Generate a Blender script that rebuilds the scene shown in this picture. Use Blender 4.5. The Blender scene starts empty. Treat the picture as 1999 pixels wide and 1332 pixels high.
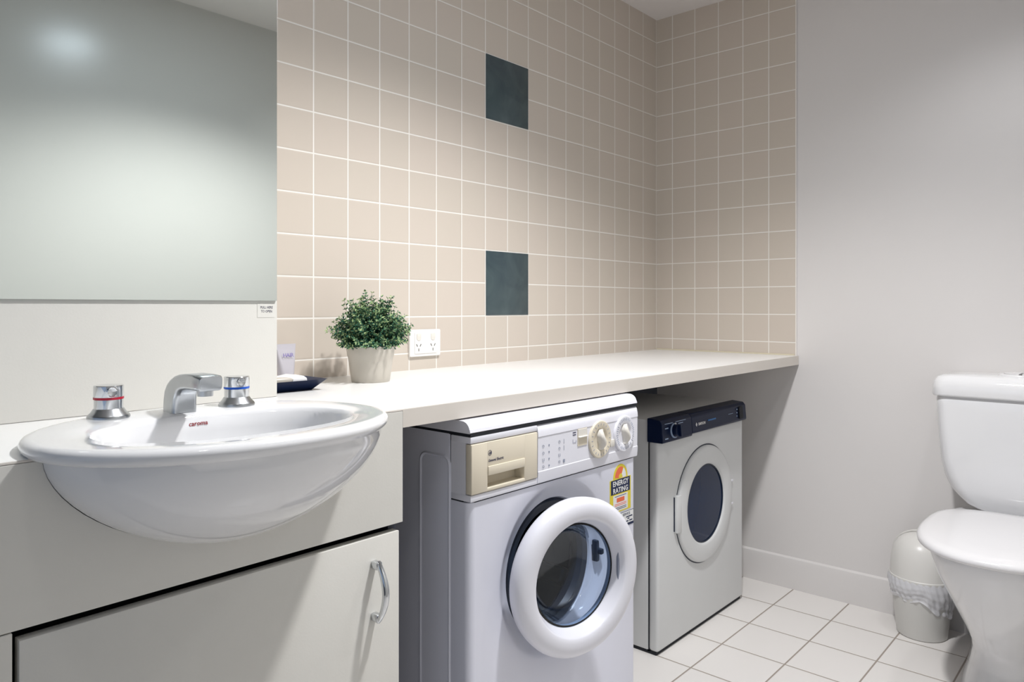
import bpy, bmesh, math, random
from mathutils import Vector, Matrix
from mathutils.bvhtree import BVHTree

R = math.radians
C = bpy.context.scene.collection
S = bpy.context.scene

# ------------------------------------------------------------------ camera
# world: X runs along the tiled back wall (0 = room corner, negative = left),
# Y = 0 is the back wall (negative = into the room), Z = 0 sits 0.878 m above the floor
W_PX, H_PX = 1999, 1332
F_PX, PX, PY = 1430.1, 1010.0, 598.6
cam = bpy.data.cameras.new('camera')
cam.sensor_width = 36.0
cam.lens = F_PX / W_PX * 36.0
cam.shift_x = -(PX - W_PX / 2) / W_PX
cam.shift_y = (PY - H_PX / 2) / W_PX
cam.clip_start = 0.02
camo = bpy.data.objects.new('camera', cam)
C.objects.link(camo)
camo.location = (-2.612, -1.5457, 0.1284)
camo.rotation_euler = (R(90), 0, 0.7229 - R(90))
S.camera = camo

# ------------------------------------------------------------------ world, exposure, lights
S.view_settings.view_transform = 'Standard'
S.view_settings.look = 'None'
S.view_settings.gamma = 1
S.view_settings.exposure = 0.05
S.view_settings.use_curve_mapping = False
wd = bpy.data.worlds.new('world'); S.world = wd; wd.use_nodes = True
wd.node_tree.nodes['Background'].inputs[0].default_value = (0.6, 0.75, 1.0, 1)
wd.node_tree.nodes['Background'].inputs[1].default_value = 0.3

FLOOR, CEIL, CT = -0.878, 1.292, -0.046
BACK_Y, OPP_Y, LEFT_X = 0.0, -1.80, -3.3


def disk_light(loc, power, radius, col, spread=180, name='downlight'):
    l = bpy.data.lights.new(name, 'AREA'); l.shape = 'DISK'; l.size = radius * 2
    l.energy = power; l.color = col; l.spread = R(spread)
    o = bpy.data.objects.new(name, l); C.objects.link(o); o.location = loc
    return o




def spot(loc, power, half, blend, col, radius=0.045, name='downlight'):
    l = bpy.data.lights.new(name, 'SPOT'); l.energy = power; l.spot_size = R(half * 2); l.spot_blend = blend
    l.shadow_soft_size = radius; l.color = col
    o = bpy.data.objects.new(name, l); C.objects.link(o); o.location = loc
    return o


spot((-1.42, -1.00, CEIL - 0.02), 96.0, 66, 0.60, (1.0, 0.985, 0.975))
spot((-2.30, -1.30, CEIL - 0.02), 4.0, 64, 0.60, (1.0, 0.985, 0.975))
spot((-0.60, -1.35, CEIL - 0.02), 11.0, 66, 0.60, (0.97, 0.98, 1.0))
disk_light((-1.5, -1.0, CEIL - 0.004), 5.0, 0.10, (0.78, 0.88, 1.0), 180, 'ceiling_fill')  # fill lamp added to lift the upper room and cool the shadows
# unseen fill lamp added at the left end to turn the shadows bluish
dl = bpy.data.lights.new('side_fill', 'AREA'); dl.shape = 'RECTANGLE'; dl.size = 0.8; dl.size_y = 1.9
dl.energy = 2.0; dl.color = (0.55, 0.72, 1.0)
dlo = bpy.data.objects.new('side_fill', dl); C.objects.link(dlo)
dlo.location = (LEFT_X + 0.02, -1.15, 0.1); dlo.rotation_euler = (0, R(-90), 0)

# ------------------------------------------------------------------ materials


def mat(name, col, rough=0.5, metal=0.0, spec=0.5, coat=0.0, trans=0.0, ior=1.45, emit=None, sss=0.0):
    m = bpy.data.materials.new(name); m.use_nodes = True
    b = m.node_tree.nodes['Principled BSDF']
    b.inputs['Base Color'].default_value = (*col, 1)
    b.inputs['Roughness'].default_value = rough
    b.inputs['Metallic'].default_value = metal
    b.inputs['Specular IOR Level'].default_value = spec
    b.inputs['Coat Weight'].default_value = coat
    b.inputs['Coat Roughness'].default_value = 0.05
    b.inputs['Transmission Weight'].default_value = trans
    b.inputs['IOR'].default_value = ior
    return m


def noisy(m, scale=30, amount=0.03, bump=0.0, bscale=200, rough=0.0):
    """fine procedural variation of the base colour, and an optional fine bump"""
    nt = m.node_tree; b = nt.nodes['Principled BSDF']
    tc = nt.nodes.new('ShaderNodeTexCoord'); n = nt.nodes.new('ShaderNodeTexNoise')
    n.inputs['Scale'].default_value = scale; n.inputs['Detail'].default_value = 4
    nt.links.new(tc.outputs['Object'], n.inputs['Vector'])
    mr = nt.nodes.new('ShaderNodeMapRange')
    mr.inputs['To Min'].default_value = 1 - amount; mr.inputs['To Max'].default_value = 1 + amount
    nt.links.new(n.outputs['Fac'], mr.inputs['Value'])
    mx = nt.nodes.new('ShaderNodeVectorMath'); mx.operation = 'SCALE'
    mx.inputs[0].default_value = b.inputs['Base Color'].default_value[:3]
    nt.links.new(mr.outputs[0], mx.inputs['Scale'])
    nt.links.new(mx.outputs[0], b.inputs['Base Color'])
    if bump:
        n2 = nt.nodes.new('ShaderNodeTexNoise'); n2.inputs['Scale'].default_value = bscale
        nt.links.new(tc.outputs['Object'], n2.inputs['Vector'])
        bp = nt.nodes.new('ShaderNodeBump'); bp.inputs['Strength'].default_value = bump
        bp.inputs['Distance'].default_value = 0.002
        nt.links.new(n2.outputs['Fac'], bp.inputs['Height']); nt.links.new(bp.outputs[0], b.inputs['Normal'])
    return m


def tile_mat(name, axes, offs, pitch, grout_w, tile_a, tile_b, grout, rough, bump=0.4):
    """square tiles on a grid given in world metres; axes = the two coordinates used"""
    m = bpy.data.materials.new(name); m.use_nodes = True
    nt = m.node_tree; b = nt.nodes['Principled BSDF']; L = nt.links.new
    geo = nt.nodes.new('ShaderNodeNewGeometry'); sp = nt.nodes.new('ShaderNodeSeparateXYZ')
    L(geo.outputs['Position'], sp.inputs[0])

    def mth(op, a, bb=None, c=None):
        n = nt.nodes.new('ShaderNodeMath'); n.operation = op
        for i, v in enumerate((a, bb, c)):
            if v is None: continue
            if isinstance(v, (int, float)): n.inputs[i].default_value = v
            else: L(v, n.inputs[i])
        return n.outputs[0]
    dist, cells = [], []
    for ax, of, pt in zip(axes, offs, pitch):
        t = mth('DIVIDE', mth('SUBTRACT', sp.outputs[ax], of), pt)
        cells.append(mth('FLOOR', t))
        fr = mth('FRACT', t)
        dist.append(mth('MULTIPLY', mth('MINIMUM', fr, mth('SUBTRACT', 1.0, fr)), pt))
    d = mth('MINIMUM', dist[0], dist[1])
    mr = nt.nodes.new('ShaderNodeMapRange'); mr.interpolation_type = 'SMOOTHSTEP'
    mr.inputs['From Min'].default_value = grout_w * 0.5 - 0.0004
    mr.inputs['From Max'].default_value = grout_w * 0.5 + 0.0004
    L(d, mr.inputs['Value'])
    cv = nt.nodes.new('ShaderNodeCombineXYZ'); L(cells[0], cv.inputs[0]); L(cells[1], cv.inputs[1])
    wn = nt.nodes.new('ShaderNodeTexWhiteNoise'); L(cv.outputs[0], wn.inputs['Vector'])
    ns = nt.nodes.new('ShaderNodeTexNoise'); ns.inputs['Scale'].default_value = 18; L(geo.outputs['Position'], ns.inputs['Vector'])
    f = mth('ADD', mth('MULTIPLY', wn.outputs['Value'], 0.6), mth('MULTIPLY', ns.outputs['Fac'], 0.4))
    mx = nt.nodes.new('ShaderNodeMix'); mx.data_type = 'RGBA'
    L(f, mx.inputs[0]); mx.inputs[6].default_value = (*tile_a, 1); mx.inputs[7].default_value = (*tile_b, 1)
    mg = nt.nodes.new('ShaderNodeMix'); mg.data_type = 'RGBA'
    L(mr.outputs[0], mg.inputs[0]); mg.inputs[6].default_value = (*grout, 1); L(mx.outputs[2], mg.inputs[7])
    L(mg.outputs[2], b.inputs['Base Color'])
    rr = nt.nodes.new('ShaderNodeMapRange'); rr.inputs['To Min'].default_value = 0.8; rr.inputs['To Max'].default_value = rough
    L(mr.outputs[0], rr.inputs['Value']); L(rr.outputs[0], b.inputs['Roughness'])
    m2 = nt.nodes.new('ShaderNodeMapRange'); m2.interpolation_type = 'SMOOTHSTEP'
    m2.inputs['From Min'].default_value = grout_w * 0.5 - 0.0005
    m2.inputs['From Max'].default_value = grout_w * 0.5 + 0.0035
    L(d, m2.inputs['Value'])
    bp = nt.nodes.new('ShaderNodeBump'); bp.inputs['Strength'].default_value = bump; bp.inputs['Distance'].default_value = 0.0012
    L(m2.outputs[0], bp.inputs['Height']); L(bp.outputs[0], b.inputs['Normal'])
    return m


TILE_A, TILE_B, GROUT = (0.62, 0.545, 0.475), (0.60, 0.54, 0.465), (0.84, 0.81, 0.76)
M_tile_back = tile_mat('wall tile back', (0, 2), (-0.007, 0.0), (0.1, 0.1), 0.0032, TILE_A, TILE_B, GROUT, 0.28)
M_tile_end = tile_mat('wall tile end', (1, 2), (-0.0721, 0.0), (0.0986, 0.1), 0.0032, TILE_A, TILE_B, GROUT, 0.28)
M_floor = tile_mat('floor tile', (0, 1), (-0.188, -0.558), (0.1915, 0.1885), 0.0045, (0.84, 0.81, 0.78), (0.82, 0.79, 0.76), (0.36, 0.31, 0.27), 0.35, 0.5)
M_wall = noisy(mat('white wall paint', (0.74, 0.715, 0.70), 0.40), 3, 0.02, 0.06, 60)
M_wall2 = noisy(mat('greyed wall paint', (0.56, 0.555, 0.54), 0.24), 3, 0.02, 0.03, 60)  # wall colour greyed to lower the bounce light in the room
M_shade_wall = noisy(mat('shade grey wall', (0.09, 0.10, 0.125), 0.7), 8, 0.08)  # under-worktop shade put into the wall colour
M_ceil = noisy(mat('ceiling paint', (0.74, 0.70, 0.68), 0.8), 3, 0.02)
M_lam = noisy(mat('cream laminate', (0.69, 0.675, 0.63), 0.42), 40, 0.015, 0.05, 300)
M_top = noisy(mat('white laminate top', (0.87, 0.865, 0.85), 0.30), 30, 0.015, 0.03, 300)
M_edge = noisy(mat('beige laminate edge', (0.68, 0.635, 0.58), 0.42), 40, 0.015)
M_black = mat('dark gap', (0.012, 0.014, 0.02), 0.7)
M_ceramic = noisy(mat('white ceramic', (0.80, 0.80, 0.81), 0.07, coat=0.5), 5, 0.01)
M_mirror = mat('silvered glass', (0.86, 0.92, 0.885), 0.02, 1.0)
M_medge = mat('mirror glass edge', (0.05, 0.10, 0.10), 0.2)
M_chrome = noisy(mat('chrome', (0.66, 0.68, 0.70), 0.09, 1.0), 60, 0.02)
M_satin = noisy(mat('satin chrome', (0.50, 0.52, 0.54), 0.28, 1.0), 60, 0.03)
M_red = mat('red plastic', (0.45, 0.015, 0.04), 0.35)
M_blue = mat('blue plastic', (0.01, 0.10, 0.55), 0.35)
M_logo = mat('maroon print', (0.35, 0.05, 0.06), 0.5)
M_ink = mat('dark print', (0.05, 0.05, 0.10), 0.5)
M_greyink = mat('grey blue print', (0.30, 0.33, 0.42), 0.5)
M_appl = noisy(mat('white enamel', (0.74, 0.75, 0.84), 0.28, coat=0.2), 20, 0.01)
M_applp = noisy(mat('white plastic', (0.80, 0.80, 0.86), 0.30), 20, 0.01)
M_beige = noisy(mat('beige plastic', (0.73, 0.66, 0.53), 0.38), 20, 0.01)
M_knob = noisy(mat('ivory plastic', (0.76, 0.73, 0.67), 0.30), 20, 0.01)
M_dry = noisy(mat('dryer enamel', (0.68, 0.69, 0.69), 0.35), 20, 0.015)
M_navy = noisy(mat('navy plastic', (0.003, 0.010, 0.040), 0.34, spec=0.22), 20, 0.05)
M_pale = mat('pale blue print', (0.35, 0.45, 0.62), 0.5)
M_scr = mat('sky blue print', (0.03, 0.16, 0.42), 0.5)
M_side = noisy(mat('shade dark panel', (0.035, 0.04, 0.06), 0.5), 30, 0.03)  # near black: shade of the gap beside the washer put into the colour
M_glass = mat('door glass', (0.62, 0.74, 0.90), 0.0, trans=1.0)
M_rubber = mat('dark rubber', (0.012, 0.02, 0.04), 0.4)
M_drum = mat('drum steel', (0.03, 0.045, 0.08), 0.3, 0.8)
M_yellow = mat('yellow paper', (0.75, 0.62, 0.05), 0.5)
M_orange = mat('orange print', (0.80, 0.16, 0.07), 0.5)
M_paper = mat('white paper', (0.80, 0.80, 0.80), 0.5)
M_navyink = mat('navy print', (0.01, 0.02, 0.07), 0.5)
M_pot = noisy(mat('stone glaze', (0.56, 0.52, 0.455), 0.35), 14, 0.04, 0.15, 40)
M_soil = mat('dark moss', (0.02, 0.03, 0.015), 0.9)
M_leaf = noisy(mat('deep green leaf', (0.015, 0.095, 0.060), 0.45), 60, 0.35)
M_tip = noisy(mat('pale leaf tip', (0.44, 0.57, 0.28), 0.5), 60, 0.25)
M_tipb = noisy(mat('mid green leaf', (0.12, 0.25, 0.12), 0.5), 60, 0.25)
M_stem = mat('stem', (0.05, 0.07, 0.03), 0.7)
M_tube = mat('milky plastic', (0.72, 0.70, 0.76), 0.25, trans=0.35)
M_purple = mat('purple print', (0.16, 0.11, 0.42), 0.5)
M_lilac = mat('lilac print', (0.50, 0.46, 0.66), 0.5)
M_bin = noisy(mat('cream plastic', (0.76, 0.745, 0.71), 0.3), 20, 0.01)
M_binbody = noisy(mat('grey cream plastic', (0.64, 0.63, 0.60), 0.35), 20, 0.01)
M_bag = mat('white film', (0.85, 0.85, 0.88), 0.25)
M_bag.node_tree.nodes['Principled BSDF'].inputs['Alpha'].default_value = 0.72
M_seat = noisy(mat('white seat plastic', (0.80, 0.79, 0.80), 0.16), 5, 0.01)
M_outlet = mat('outlet white', (0.82, 0.80, 0.77), 0.3)
M_slot = mat('slot black', (0.02, 0.02, 0.02), 0.6)


def dark_tile_mat():
    m = mat('slate glass tile', (0.06, 0.09, 0.10), 0.16)
    nt = m.node_tree; b = nt.nodes['Principled BSDF']; L = nt.links.new
    tc = nt.nodes.new('ShaderNodeTexCoord'); n = nt.nodes.new('ShaderNodeTexNoise')
    n.inputs['Scale'].default_value = 9; n.inputs['Detail'].default_value = 6; n.inputs['Distortion'].default_value = 1.2
    L(tc.outputs['Object'], n.inputs['Vector'])
    cr = nt.nodes.new('ShaderNodeValToRGB'); cr.color_ramp.elements[0].position = 0.35; cr.color_ramp.elements[1].position = 0.75
    cr.color_ramp.elements[0].color = (0.042, 0.064, 0.075, 1); cr.color_ramp.elements[1].color = (0.075, 0.105, 0.11, 1)
    L(n.outputs['Fac'], cr.inputs[0]); L(cr.outputs[0], b.inputs['Base Color'])
    return m


M_dtile = dark_tile_mat()

# ------------------------------------------------------------------ helpers


def tagit(o, label=None, cat=None, group=None, kind=None):
    if label: o['label'] = label
    if cat: o['category'] = cat
    if group: o['group'] = group
    if kind: o['kind'] = kind
    return o


def thing(name, label, cat, loc, group=None):
    o = bpy.data.objects.new(name, None); C.objects.link(o); o.location = loc
    o.empty_display_size = 0.05
    return tagit(o, label, cat, group)


ORIG = {}


def obj(name, bm, mats, parent=None, origin=None, smooth=35, label=None):
    """bm holds world coordinates; becomes one mesh object (child of parent, or with its own origin)"""
    if not isinstance(mats, (list, tuple)): mats = [mats]
    bmesh.ops.recalc_face_normals(bm, faces=bm.faces)
    root = None
    if parent is not None: root = ORIG[parent.name]
    elif origin is not None: root = Vector(origin)
    else: root = Vector((0, 0, 0))
    bmesh.ops.translate(bm, verts=bm.verts, vec=-root)
    me = bpy.data.meshes.new(name); bm.to_mesh(me); bm.free()
    for m in mats: me.materials.append(m)
    o = bpy.data.objects.new(name, me); C.objects.link(o)
    if smooth:
        me.polygons.foreach_set('use_smooth', [True] * len(me.polygons))
        me.set_sharp_from_angle(angle=R(smooth))
    if parent is not None:
        o.parent = parent
    else:
        o.location = root
    ORIG[o.name] = root
    if label: o['label'] = label
    return o


def root(name, label, cat, loc, group=None):
    t = thing(name, label, cat, loc, group); ORIG[t.name] = Vector(loc); return t


def NB(): return bmesh.new()


def box(bm, lo, hi, bev=0.0, seg=2, mi=0, T=None):
    r = bmesh.ops.create_cube(bm, size=1.0)
    vs = r['verts']
    c = [(a + b) / 2 for a, b in zip(lo, hi)]; s = [b - a for a, b in zip(lo, hi)]
    for v in vs: v.co = Vector((v.co.x * s[0] + c[0], v.co.y * s[1] + c[1], v.co.z * s[2] + c[2]))
    fs = list({f for v in vs for f in v.link_faces})
    for f in fs: f.material_index = mi
    if bev > 0:
        es = list({e for v in vs for e in v.link_edges})
        rb = bmesh.ops.bevel(bm, geom=es + vs, offset=bev, segments=seg, profile=0.5, affect='EDGES', clamp_overlap=True)
        for f in rb['faces']: f.material_index = mi
        vs = list({v for v in rb['verts']} | {v for f in rb['faces'] for v in f.verts})
    if T is not None:
        allv = set(vs)
        for f in fs:
            if f.is_valid: allv.update(f.verts)
        for v in allv: v.co = T @ v.co
    return bm


def loft(bm, rings, closed=True, cap0=False, cap1=False, mi=0):
    """skin a list of equally long point rings"""
    vr = [[bm.verts.new(Vector(p)) for p in r] for r in rings]
    n = len(vr[0])
    for a, b in zip(vr[:-1], vr[1:]):
        for i in range(n if closed else n - 1):
            j = (i + 1) % n
            f = bm.faces.new((a[i], a[j], b[j], b[i])); f.material_index = mi
    if cap0: f = bm.faces.new(vr[0][::-1]); f.material_index = mi
    if cap1: f = bm.faces.new(vr[-1]); f.material_index = mi
    return vr


def lathe(bm, prof, T=Matrix(), n=48, cap0=False, cap1=False, mi=0):
    """prof = (radius, height) pairs about local Z, placed by T"""
    rings = []
    for r, h in prof:
        r = max(r, 1e-5)
        rings.append([T @ Vector((r * math.cos(2 * math.pi * i / n), r * math.sin(2 * math.pi * i / n), h)) for i in range(n)])
    return loft(bm, rings, True, cap0, cap1, mi)


def frame_m(origin, zdir, xhint=(0, 0, 1)):
    z = Vector(zdir).normalized(); x = Vector(xhint); x = (x - z * x.dot(z)).normalized(); y = z.cross(x)
    m = Matrix((x, y, z)).transposed().to_4x4(); m.translation = Vector(origin); return m


def prism(bm, pts, axis, a, b, mi=0, T=None):
    """extrude a 2D outline along an axis (0,1,2) between a and b"""
    def mk(p, t):
        q = [0, 0, 0]; o = [i for i in range(3) if i != axis]
        q[o[0]], q[o[1]] = p; q[axis] = t
        v = Vector(q)
        return T @ v if T is not None else v
    loft(bm, [[mk(p, a) for p in pts], [mk(p, b) for p in pts]], True, True, True, mi)
    return bm


def arc(cx, cy, r, a0, a1, n=8):
    return [(cx + r * math.cos(R(a0 + (a1 - a0) * i / n)), cy + r * math.sin(R(a0 + (a1 - a0) * i / n))) for i in range(n + 1)]


def rrect(cx, cy, hw, hh, r, n=6):
    r = min(r, hw, hh)
    return (arc(cx + hw - r, cy + hh - r, r, 0, 90, n) + arc(cx - hw + r, cy + hh - r, r, 90, 180, n)
            + arc(cx - hw + r, cy - hh + r, r, 180, 270, n) + arc(cx + hw - r, cy - hh + r, r, 270, 360, n))


def tube(bm, pts, rad, n=12, mi=0, sx=1.0, side=(1, 0, 0)):
    """round (or flattened) bar along a path"""
    P = [Vector(p) for p in pts]; rings = []
    for i, p in enumerate(P):
        t = (P[min(i + 1, len(P) - 1)] - P[max(i - 1, 0)]).normalized()
        s = Vector(side); s = (s - t * s.dot(t)).normalized(); u = t.cross(s)
        r = rad[i] if isinstance(rad, (list, tuple)) else rad
        rings.append([p + s * (r * sx * math.cos(2 * math.pi * k / n)) + u * (r * math.sin(2 * math.pi * k / n)) for k in range(n)])
    loft(bm, rings, True, True, True, mi)


def text_bm(bm, body, size, T, depth=0.0002, mi=0, align='LEFT', shear=0.0, sx=1.0, bold=0.0):
    """writing as thin raised letters; local X = reading direction, local Y = up, local Z = outwards"""
    cu = bpy.data.curves.new('txt', 'FONT'); cu.body = body; cu.size = size; cu.align_x = align; cu.shear = shear
    cu.extrude = depth; cu.offset = bold; cu.resolution_u = 2
    o = bpy.data.objects.new('txt', cu); C.objects.link(o)
    dg = bpy.context.evaluated_depsgraph_get(); me = bpy.data.meshes.new_from_object(o.evaluated_get(dg))
    n0 = len(bm.verts); f0 = len(bm.faces)
    bm.from_mesh(me); bm.verts.ensure_lookup_table(); bm.faces.ensure_lookup_table()
    for v in bm.verts[n0:]: v.co = T @ Vector((v.co.x * sx, v.co.y, v.co.z))
    for f in bm.faces[f0:]: f.material_index = mi
    C.objects.unlink(o); bpy.data.objects.remove(o); bpy.data.curves.remove(cu); bpy.data.meshes.remove(me)
    return bm


def front_T(x, y, z):
    """reading plane facing -Y"""
    return Matrix(((1, 0, 0, x), (0, 0, -1, y), (0, 1, 0, z), (0, 0, 0, 1)))


def cut(o, cbm):
    """take the volume in cbm (world coordinates) out of a finished mesh object"""
    bmesh.ops.recalc_face_normals(cbm, faces=cbm.faces)
    me = bpy.data.meshes.new('cutter'); cbm.to_mesh(me); cbm.free()
    c = bpy.data.objects.new('cutter', me); C.objects.link(c)
    md = o.modifiers.new('cut', 'BOOLEAN'); md.operation = 'DIFFERENCE'; md.object = c; md.solver = 'EXACT'
    bpy.context.view_layer.update()
    dg = bpy.context.evaluated_depsgraph_get()
    new = bpy.data.meshes.new_from_object(o.evaluated_get(dg))
    o.modifiers.remove(md); old = o.data; o.data = new; new.name = o.name
    bpy.data.objects.remove(c); bpy.data.meshes.remove(me); bpy.data.meshes.remove(old)


def struct(name, bm, mats, smooth=0):
    o = obj(name, bm, mats, smooth=smooth); o['kind'] = 'structure'; return o


# ------------------------------------------------------------------ room shell
b = NB(); box(b, (LEFT_X, OPP_Y, FLOOR - 0.1), (0, 0, FLOOR)); struct('floor', b, M_floor)
b = NB(); box(b, (LEFT_X, OPP_Y, CEIL), (0, 0, CEIL + 0.1)); struct('ceiling', b, M_ceil)
b = NB()   # tiles above the worktop, wall below it coloured near black for the shade there
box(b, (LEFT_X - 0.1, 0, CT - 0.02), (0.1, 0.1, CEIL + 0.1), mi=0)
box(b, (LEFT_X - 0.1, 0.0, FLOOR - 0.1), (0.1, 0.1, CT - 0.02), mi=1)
struct('wall_back', b, [M_tile_back, M_shade_wall])
b = NB()   # right end wall: painted, with a tiled field 4 mm proud above the worktop
box(b, (0, OPP_Y - 0.1, FLOOR - 0.1), (0.1, 0.0, CEIL + 0.1), mi=1)
box(b, (-0.004, -0.566, CT), (0.0, 0.0, CEIL), mi=0)
box(b, (-0.0046, -0.5685, CT), (0.0, -0.566, CEIL), mi=2)
struct('wall_right', b, [M_tile_end, M_wall, M_ceil])
b = NB(); box(b, (LEFT_X - 0.1, OPP_Y - 0.1, FLOOR - 0.1), (0.0, OPP_Y, CEIL + 0.1)); struct('wall_front', b, M_wall2)
b = NB(); box(b, (LEFT_X - 0.1, OPP_Y, FLOOR - 0.1), (LEFT_X, 0.0, CEIL + 0.1)); struct('wall_left', b, M_shade_wall)  # unseen wall, coloured dark to cut the bounce light
b = NB()
prism(b, [(0.0, FLOOR), (-0.011, FLOOR), (-0.011, FLOOR + 0.098), (-0.009, FLOOR + 0.107), (-0.004, FLOOR + 0.111), (0.0, FLOOR + 0.112)], 1, OPP_Y, -0.02)
struct('baseboard_right', b, M_wall, 30)

# two slate coloured square tiles let into the tiled wall
for zc, lab in ((0.2, 'dark slate square tile low on the tiled wall, just above the worktop'),
                (0.8, 'dark slate square tile high on the tiled wall near the ceiling')):
    b = NB(); box(b, (-1.0055, -0.0022, zc - 0.0985), (-0.8085, 0.0, zc + 0.0985), 0.001, 2)
    o = obj('decorative_tile', b, M_dtile, origin=(-0.907, 0, zc)); tagit(o, lab, 'tile', 'dark square tiles in the tiled wall')

# ------------------------------------------------------------------ worktop
FX = -1.806           # right end of the vanity front
b = NB()
prism(b, [(0.0, CT), (-0.5745, CT), (-0.575, CT - 0.0012), (-0.575, CT - 0.032), (0.0, CT - 0.032)], 0, FX, -0.0045, mi=0)
# left of the joint the top runs over the vanity; opening for the basin is covered by the basin rim
prism(b, [(0.0, CT), (-0.5745, CT), (-0.575, CT - 0.0012), (-0.575, CT - 0.003), (-0.556, CT - 0.003), (-0.556, CT - 0.032), (0.0, CT - 0.032)], 0, LEFT_X + 0.3, FX, mi=0)
o = obj('countertop', b, [M_top, M_edge], origin=(-0.9, -0.29, CT - 0.032), smooth=0)
for p in o.data.polygons:
    if p.normal.y < -0.9 or p.normal.z < -0.9: p.material_index = 1
tagit(o, 'long cream laminate worktop running from the basin over both laundry machines to the end wall', 'worktop')
b = NB()
tube(b, [(-2.9, -0.0015, CT + 0.001), (-0.005, -0.0015, CT + 0.001)], 0.0035, 8)
tube(b, [(-0.0055, -0.002, CT + 0.001), (-0.0055, -0.56, CT + 0.001)], 0.0035, 8)
tube(b, [(-2.9, -0.2615, CT + 0.001), (-1.858, -0.2615, CT + 0.001)], 0.004, 8)
o = obj('sealant_bead', b, noisy(mat('aged silicone', (0.66, 0.60, 0.45), 0.4), 20, 0.05), parent=bpy.data.objects['countertop'])

# ------------------------------------------------------------------ vanity cabinet under the basin
v = root('vanity_cabinet', 'cream laminate vanity cabinet carrying the white basin, with one handled door', 'cabinet', (-2.1, -0.29, FLOOR))
b = NB(); box(b, (LEFT_X + 0.3, -0.575, -0.238), (FX, -0.5565, CT - 0.0035), 0.0008, 1); obj('fascia_panel', b, M_lam, v)
b = NB(); box(b, (LEFT_X + 0.3, -0.575, FLOOR), (-2.370, -0.557, -0.2395), 0.0008, 1); obj('fixed_front_panel', b, M_lam, v)
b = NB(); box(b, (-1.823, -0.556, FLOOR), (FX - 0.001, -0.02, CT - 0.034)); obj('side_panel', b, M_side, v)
b = NB(); box(b, (-2.385, -0.5565, FLOOR), (-2.368, -0.02, CT - 0.034)); box(b, (-2.368, -0.30, FLOOR + 0.1), (-1.823, -0.285, -0.2)); obj('carcass', b, M_black, v)
dr = NB(); box(dr, (-2.3635, -0.575, FLOOR + 0.09), (-1.8145, -0.557, -0.2505), 0.0012, 2); dro = obj('door', dr, M_lam, v)
b = NB(); hx, hz0, hz1 = -1.868, -0.2935, -0.3785
zm = (hz0 + hz1) / 2
pts = []
for i in range(17):
    t = i / 16; z = hz0 + 0.006 + (hz1 - hz0 - 0.012) * t
    pts.append((hx, -0.575 - 0.012 - 0.020 * math.sin(math.pi * t) ** 0.9, z))
tube(b, pts, [0.0042 + 0.0018 * math.sin(math.pi * i / 16) for i in range(17)], 12, sx=1.0)
for z in (hz0, hz1):
    box(b, (hx - 0.0055, -0.592, z - 0.0065), (hx + 0.0055, -0.5745, z + 0.0065), 0.0025, 3)
obj('handle', b, M_chrome, dro, label='curved chrome bow handle')

# ------------------------------------------------------------------ wash basin
BX, BY = -2.121, -0.575
N = 96


def ering(cx, cy, a, bb, z, p=2.0, bfront=None):
    out = []
    for i in range(N):
        t = 2 * math.pi * i / N; ct, st = math.cos(t), math.sin(t)
        q = bb if (st > 0 or bfront is None) else bfront
        e = 2.0 / p
        out.append(Vector((cx + a * math.copysign(abs(ct) ** e, ct), cy + q * math.copysign(abs(st) ** e, st), z)))
    return out


rings = []
icx, icy = -2.110, -0.577
# inside of the bowl, bottom to lip
for k in range(11):
    t = k / 10.0; s = math.sin(t * math.pi / 2)
    f = max(s, 0.02) ** 0.75
    z = -0.165 + 0.125 * (1 - math.cos(t * math.pi / 2)) ** 1.0
    rings.append(ering(icx + 0.0, icy + 0.008 * (1 - t), 0.171 * f, 0.110 * f, z, 2.2))
rings.append(ering(icx, icy, 0.1735, 0.1125, -0.0365, 2.25))
rings.append(ering(icx, icy, 0.1750, 0.1140, -0.0335, 2.25))
rings.append(ering(icx, icy, 0.1785, 0.117, -0.0320, 2.25))
# deck and outer lip
rings.append(ering((icx + BX) / 2, (icy + BY) / 2, 0.204, 0.152, -0.0305, 2.15))
A, BF, BB = 0.237, 0.184, 0.205
for da, z in ((-0.014, -0.029), (-0.008, -0.0295), (-0.0035, -0.0315), (-0.001, -0.0345), (0, -0.038), (-0.001, -0.042), (-0.003, -0.0455)):
    rings.append(ering(BX, BY, A + da, BB + da, z, 2.12, BF + da))
rings.append(ering(BX + 0.001, BY, A - 0.009, BB - 0.009, -0.0480, 2.1, BF - 0.0045))
# underside
ZB = 0.141
for k in range(0, 17):
    t = k / 16 * math.pi / 2
    f = max(math.cos(t), 0.0) ** 1.17; d = math.sin(t) ** 1.17
    rings.append(ering(BX + 0.004, BY, 0.2225 * f + 0.001, 0.190 * f + 0.001, -0.0495 - ZB * d, 2.05, 0.1785 * f + 0.001))
b = NB(); loft(b, rings, True, True, True)
b.normal_update(); bowl_tree = BVHTree.FromBMesh(b)
basin = obj('wash_basin', b, M_ceramic, origin=(BX, BY, -0.19), smooth=60)
tagit(basin, 'white oval ceramic wash basin half set into the worktop of the vanity', 'basin')
b = NB()
hit = bowl_tree.ray_cast(Vector((-2.108, -0.60, -0.0455)), Vector((0, 1, 0)))
n = hit[1]; n = n if n.y < 0 else -n
hp = hit[0] + n * 0.0006
xax = Vector((1, 0, 0)); xax = (xax - n * xax.dot(n)).normalized(); yax = n.cross(xax)
T = Matrix((xax, yax, n)).transposed().to_4x4(); T.translation = hp - yax * 0.003
text_bm(b, 'caroma', 0.0095, T, 0.0001, align='CENTER', sx=1.0, bold=0.0001)
obj('maker_logo', b, M_logo, basin, smooth=0, label='small maroon lettering inside the back of the bowl')

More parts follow.
